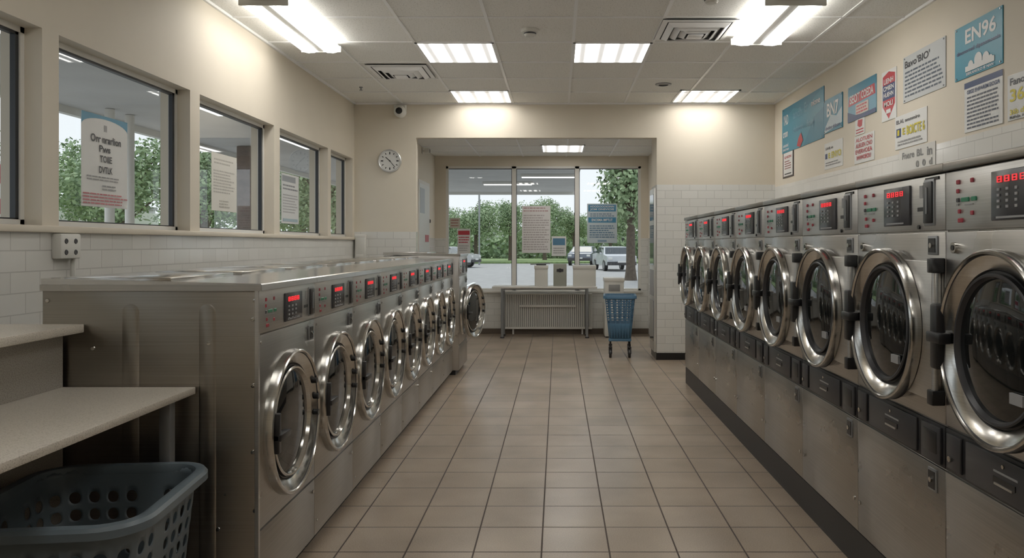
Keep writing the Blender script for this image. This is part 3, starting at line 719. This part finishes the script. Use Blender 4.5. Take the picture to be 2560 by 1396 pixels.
# ------------------------------------------------------------------ exterior
ASPH = mat('asphalt', (.30, .30, .30), .85, var=.12, vscale=3)
GRASS = mat('grass', (.19, .28, .10), .9, var=.3, vscale=5)
CONC = mat('canopy_soffit_grey', (.62, .62, .60), .8, var=.06, vscale=1.5)
BARK = mat('bark', (.10, .075, .055), .9, var=.3, vscale=12)
b = MB(); b.box(-70, 60, -20, 120, -.32, -.12, ASPH); b.obj('ground_parking_lot')
b = MB(); b.box(-60, 40, 62, 110, -.11, .02, GRASS); b.box(-60, -11, 24, 60, -.11, .03, GRASS); b.obj('ground_grass')
b = MB()
for i in range(7): b.box(-9+i*2.8, -8.88+i*2.8, 26, 31, -.118, -.11, WHT)
b.obj('parking_line_paint')
b = MB()
b.box(-5.3, XL-.22, -4, 22, 2.90, 3.25, CONC); b.box(XL-.22, .45, YN+.25, 22, 2.90, 3.25, CONC)
b.box(-5.38, -5.3, -4, 22.08, 2.82, 3.4, OFFW); b.box(-5.3, .5, 22, 22.08, 2.82, 3.4, OFFW)
b.obj('entrance_canopy')
def strip(x, y, rot):
    b = MB(); b.box(-.08, .08, -.6, .6, -.06, 0, OFFW, .005); b.box(-.06, .06, -.57, .57, -.075, -.055, mat('outdoor_tube', (1, 1, .95), .5, emit=2)); b.obj('canopy_light', (x, y, 2.899), rot)
for y in (5, 8, 11): strip(-3.7, y, 0)
for x, y in ((-1.2, 14.5), (-1.2, 18.5), (-.2, 16.5)): strip(x, y, R90)
BRN = mat('brown_column', (.16, .12, .10), .8, var=.2, vscale=9)
b = MB(); b.box(-.17, .17, -.17, .17, -.12, 2.895, BRN, .01); b.box(-.21, .21, -.21, .21, -.12, .3, BRN, .01); b.obj('canopy_column', (-4.7, 11.9, 0))
for x, y in ((-4.95, 8.55), (-4.95, 8.95)):
    b = MB(); b.tube((0,0,-.12), (0,0,2.895), .05, WHITEP, 14); b.box(-.09, .09, -.09, .09, -.12, -.09, GREYMETAL); b.obj('canopy_post', (x, y, 0))

def leafmat():
    m, n, l, bs = nt('tree_leaves')
    g = n.new('ShaderNodeNewGeometry'); r = n.new('ShaderNodeValToRGB')
    r.color_ramp.elements[0].color = (.15, .235, .115, 1); r.color_ramp.elements[1].color = (.40, .52, .28, 1)  # leaf tones paled and greyed: distance haze put into the colour
    l.new(g.outputs['Random Per Island'], r.inputs['Fac']); l.new(r.outputs['Color'], bs.inputs['Base Color'])
    bs.inputs['Roughness'].default_value = .7
    return m
LEAF = leafmat()
def tree_mesh(seed, n=7500):
    rnd = random.Random(seed); b = MB()
    b.lathe([(.26, 0), (.19, .5), (.16, 2.4), (.10, 4.2), (.04, 5.6)], (0,0,0), BARK, 12, 'z')
    blobs = []
    for i in range(15):
        a = rnd.uniform(0, 2*pi); rr = rnd.uniform(.2, 1.75); z = rnd.uniform(2.9, 5.9)
        rr *= 1-.35*abs(z-4.2)/1.7
        c = Vector((rr*math.cos(a), rr*math.sin(a), z)); blobs.append((c, rnd.uniform(.75, 1.25)))
        b.tube((0, 0, rnd.uniform(2, 3.4)), c, .035, BARK, 6)
    vs = []; fs = []
    for i in range(n):
        c, r = rnd.choice(blobs)
        d = Vector((rnd.gauss(0,1), rnd.gauss(0,1), rnd.gauss(0,1))).normalized()
        p = c+d*r*rnd.uniform(.55, 1.05)
        u = Vector((rnd.gauss(0,1), rnd.gauss(0,1), rnd.gauss(0,1))).normalized(); v = u.cross(d)
        if v.length < .1: continue
        v.normalize(); s = rnd.uniform(.06, .13); k = len(vs)
        vs += [p-u*s, p+v*s*.6, p+u*s, p-v*s*.6]; fs.append((k, k+1, k+2, k+3))
    b.add(vs, fs, LEAF)
    return b.mesh('tree', merge=False)
TM = [tree_mesh(s) for s in (1, 2, 3)]
rnd = random.Random(11)
def tree(x, y, s): place('tree', TM[rnd.randrange(3)], (x, y, -.12), rnd.uniform(0, 6), scale=(s*rnd.uniform(.95, 1.15), s*rnd.uniform(.95, 1.15), s))
for x, y, s in ((-17.5, 31, .92), (-21, 36, 1.0), (-15.2, 33, .9), (-20, 44, 1.0), (-19, 50, 1.0), (-14, 44, .95), (-12.5, 38, .95), (-10.2, 36, 1.0), (-21.5, 27, .9),
                (-9.5, 64, .75), (-7, 66, .85), (-4.2, 68, .8), (-1.2, 70, .85), (1.5, 72, .8), (3.1, 33, 1.12), (5, 74, .9), (8, 72, .9), (-12.5, 70, .9), (-16, 66, .9), (11, 70, 1.0)):
    tree(x, y, s)
b = MB(); rn = random.Random(5); vs = []; fs_ = []
for i in range(9000):
    p = Vector((rn.uniform(-45, 25), rn.uniform(77, 80), abs(rn.gauss(0, 1.6)))); s = rn.uniform(.2, .4)
    u = Vector((rn.gauss(0,1), rn.gauss(0,1), rn.gauss(0,1))).normalized(); v = u.orthogonal().normalized(); k = len(vs)
    vs += [p-u*s, p+v*s*.7, p+u*s, p-v*s*.7]; fs_.append((k, k+1, k+2, k+3))
b.add(vs, fs_, LEAF); b.obj('hedge', merge=False)
SHOP = mat('shop_wall_white', (.62, .62, .60), .7); RD = mat('sign_red_panel', (.45, .04, .07), .5)
b = MB(); b.box(-40, -26, 33, 50, -.12, 3.6, SHOP); b.box(-26.2, -25.8, 32.9, 50, 2.6, 3.4, OFFW)
for i in range(5): b.box(-25.99, -25.9, 34+i*3.1, 36.2+i*3.1, .4, 2.3, DGREY)
b.box(-40.2, -25.9, 32.9, 50.1, 3.6, 3.8, GREYP); b.obj('shop_building')
b = MB(); b.box(-20, 20, 92, 100, -.1, 3.0, SHOP)
for i in range(14): b.box(-19+i*2.8, -17.2+i*2.8, 91.9, 92, .6, 2.2, DGREY)
b.obj('distant_building')
b = MB(); b.box(-.7, .7, -.06, .06, 2.0, 3.6, WHT, .02); b.box(-.62, .62, -.075, .075, 3.0, 3.5, RD); b.box(-.62, .62, -.07, .07, 2.2, 2.6, RD); b.tube((-.5,0,-.12), (-.5,0,2), .06, GREYMETAL); b.tube((.5,0,-.12), (.5,0,2), .06, GREYMETAL); b.obj('roadside_sign', (-14.6, 20.3, 0), math.radians(35))
b = MB(); b.tube((0,0,-.12), (0,0,7), .07, GREYMETAL); b.tube((0,0,6.9), (1.2,0,7.2), .05, GREYMETAL); b.box(1.0, 1.6, -.1, .1, 7.12, 7.25, GREYMETAL, .02); b.obj('street_lamp', (-5.9, 58, 0))
def car(name, loc, rz, col):
    b = MB(); P = mat('car_paint_'+name+str(int(col[0]*100)), col, .25, coat=.6)
    prof = [(-2.1,.35),(-2.15,.6),(-2.1,.86),(-1.25,.95),(-.55,1.38),(.75,1.42),(1.55,1.02),(2.05,.95),(2.12,.6),(2.05,.33)]
    W = .86
    vs = []
    for y, z in prof:
        k = W if z < 1.0 else W*.80
        vs += [(-k, y, z), (k, y, z)]
    n = len(prof); f = [(2*i, 2*i+1, 2*i+3, 2*i+2) for i in range(n-1)]+[(2*n-2, 2*n-1, 1, 0), tuple(range(0, 2*n, 2)), tuple(range(2*n-1, 0, -2))]
    b.add(vs, f, P)
    G = mat('car_window', (.03, .04, .05), .05)
    def q(a, c, k0, k1, o=.012):
        (y0, z0), (y1, z1) = a, c; nn = Vector((0, z0-z1, y1-y0)).normalized()*o
        b.add([(-k0, y0+nn.y, z0+nn.z), (k0, y0+nn.y, z0+nn.z), (k1, y1+nn.y, z1+nn.z), (-k1, y1+nn.y, z1+nn.z)], [(0,1,2,3)], G)
    q((-1.2, .98), (-.6, 1.35), .76, .64); q((.8, 1.39), (1.48, 1.05), .64, .76)
    for s in (-1, 1): b.add([(s*.82, -1.0, 1.0), (s*.82, 1.35, 1.03), (s*.72, .75, 1.36), (s*.72, -.5, 1.33)], [(0,1,2,3)], G)
    for y in (-1.35, 1.3):
        for s in (-1, 1):
            b.lathe([(0, -.1), (.2, -.1), (.32, -.1), (.34, -.07), (.34, .07), (.32, .1), (.2, .1), (0, .1)], (s*.80, y, .33), BLACK, 24, 'x', None, [GREYMETAL, BLACK, BLACK, BLACK, BLACK, BLACK, GREYMETAL])
    b.box(-.84, .84, -2.2, -2.05, .35, .55, DGREY, .02); b.box(-.84, .84, 2.02, 2.17, .33, .52, DGREY, .02)
    for s in (-1, 1):
        b.box(s*.55, s*.80, -2.17, -2.1, .66, .80, WHT, .01); b.box(s*.58, s*.82, 2.05, 2.12, .7, .85, RED, .01)
        b.box(s*.86, s*.98, -.75, -.62, .95, 1.06, P, .02)
    b.box(-.25, .25, -2.21, -2.15, .5, .6, WHT)
    b.obj(name, loc, rz)
car('car', (3.3, 46, -.12), .15, (.55, .57, .6)); car('car', (1.95, 58, -.12), -.2, (.12, .14, .18)); car('car', (-7.5, 52, -.12), 1.3, (.5, .5, .5))

# ------------------------------------------------------------------ world + sun
w = bpy.data.worlds.new('overcast_sky'); scene.world = w; w.use_nodes = True
n = w.node_tree.nodes; l = w.node_tree.links; bg = n['Background']
tc = n.new('ShaderNodeTexCoord'); sx = n.new('ShaderNodeSeparateXYZ'); l.new(tc.outputs['Generated'], sx.inputs[0])
r = n.new('ShaderNodeValToRGB'); r.color_ramp.elements[0].position = 0; r.color_ramp.elements[0].color = (.80, .84, .87, 1)
r.color_ramp.elements[1].position = .6; r.color_ramp.elements[1].color = (.70, .77, .85, 1)
l.new(sx.outputs[2], r.inputs['Fac']); l.new(r.outputs['Color'], bg.inputs['Color']); bg.inputs['Strength'].default_value = 1.12
s = bpy.data.lights.new('sun', 'SUN'); s.energy = 1.7; s.angle = .5; s.color = (1, .97, .9)
o = bpy.data.objects.new('sun', s); C.objects.link(o); o.rotation_euler = (math.radians(38), 0, math.radians(200)); o.location = (0, 0, 20)

# ------------------------------------------------------------------ camera
cd = bpy.data.cameras.new('camera'); co = bpy.data.objects.new('camera', cd); C.objects.link(co)
co.location = (0, 0, 1.4); co.rotation_euler = (pi/2, 0, 0)
cd.sensor_width = 36; cd.lens = 1936/2560*36
cd.shift_x = -115/2560; cd.shift_y = -86/2560; cd.clip_start = .05; cd.clip_end = 300
scene.camera = co
scene.view_settings.view_transform = 'Standard'
scene.view_settings.exposure = .15
scene.view_settings.gamma = 1.08
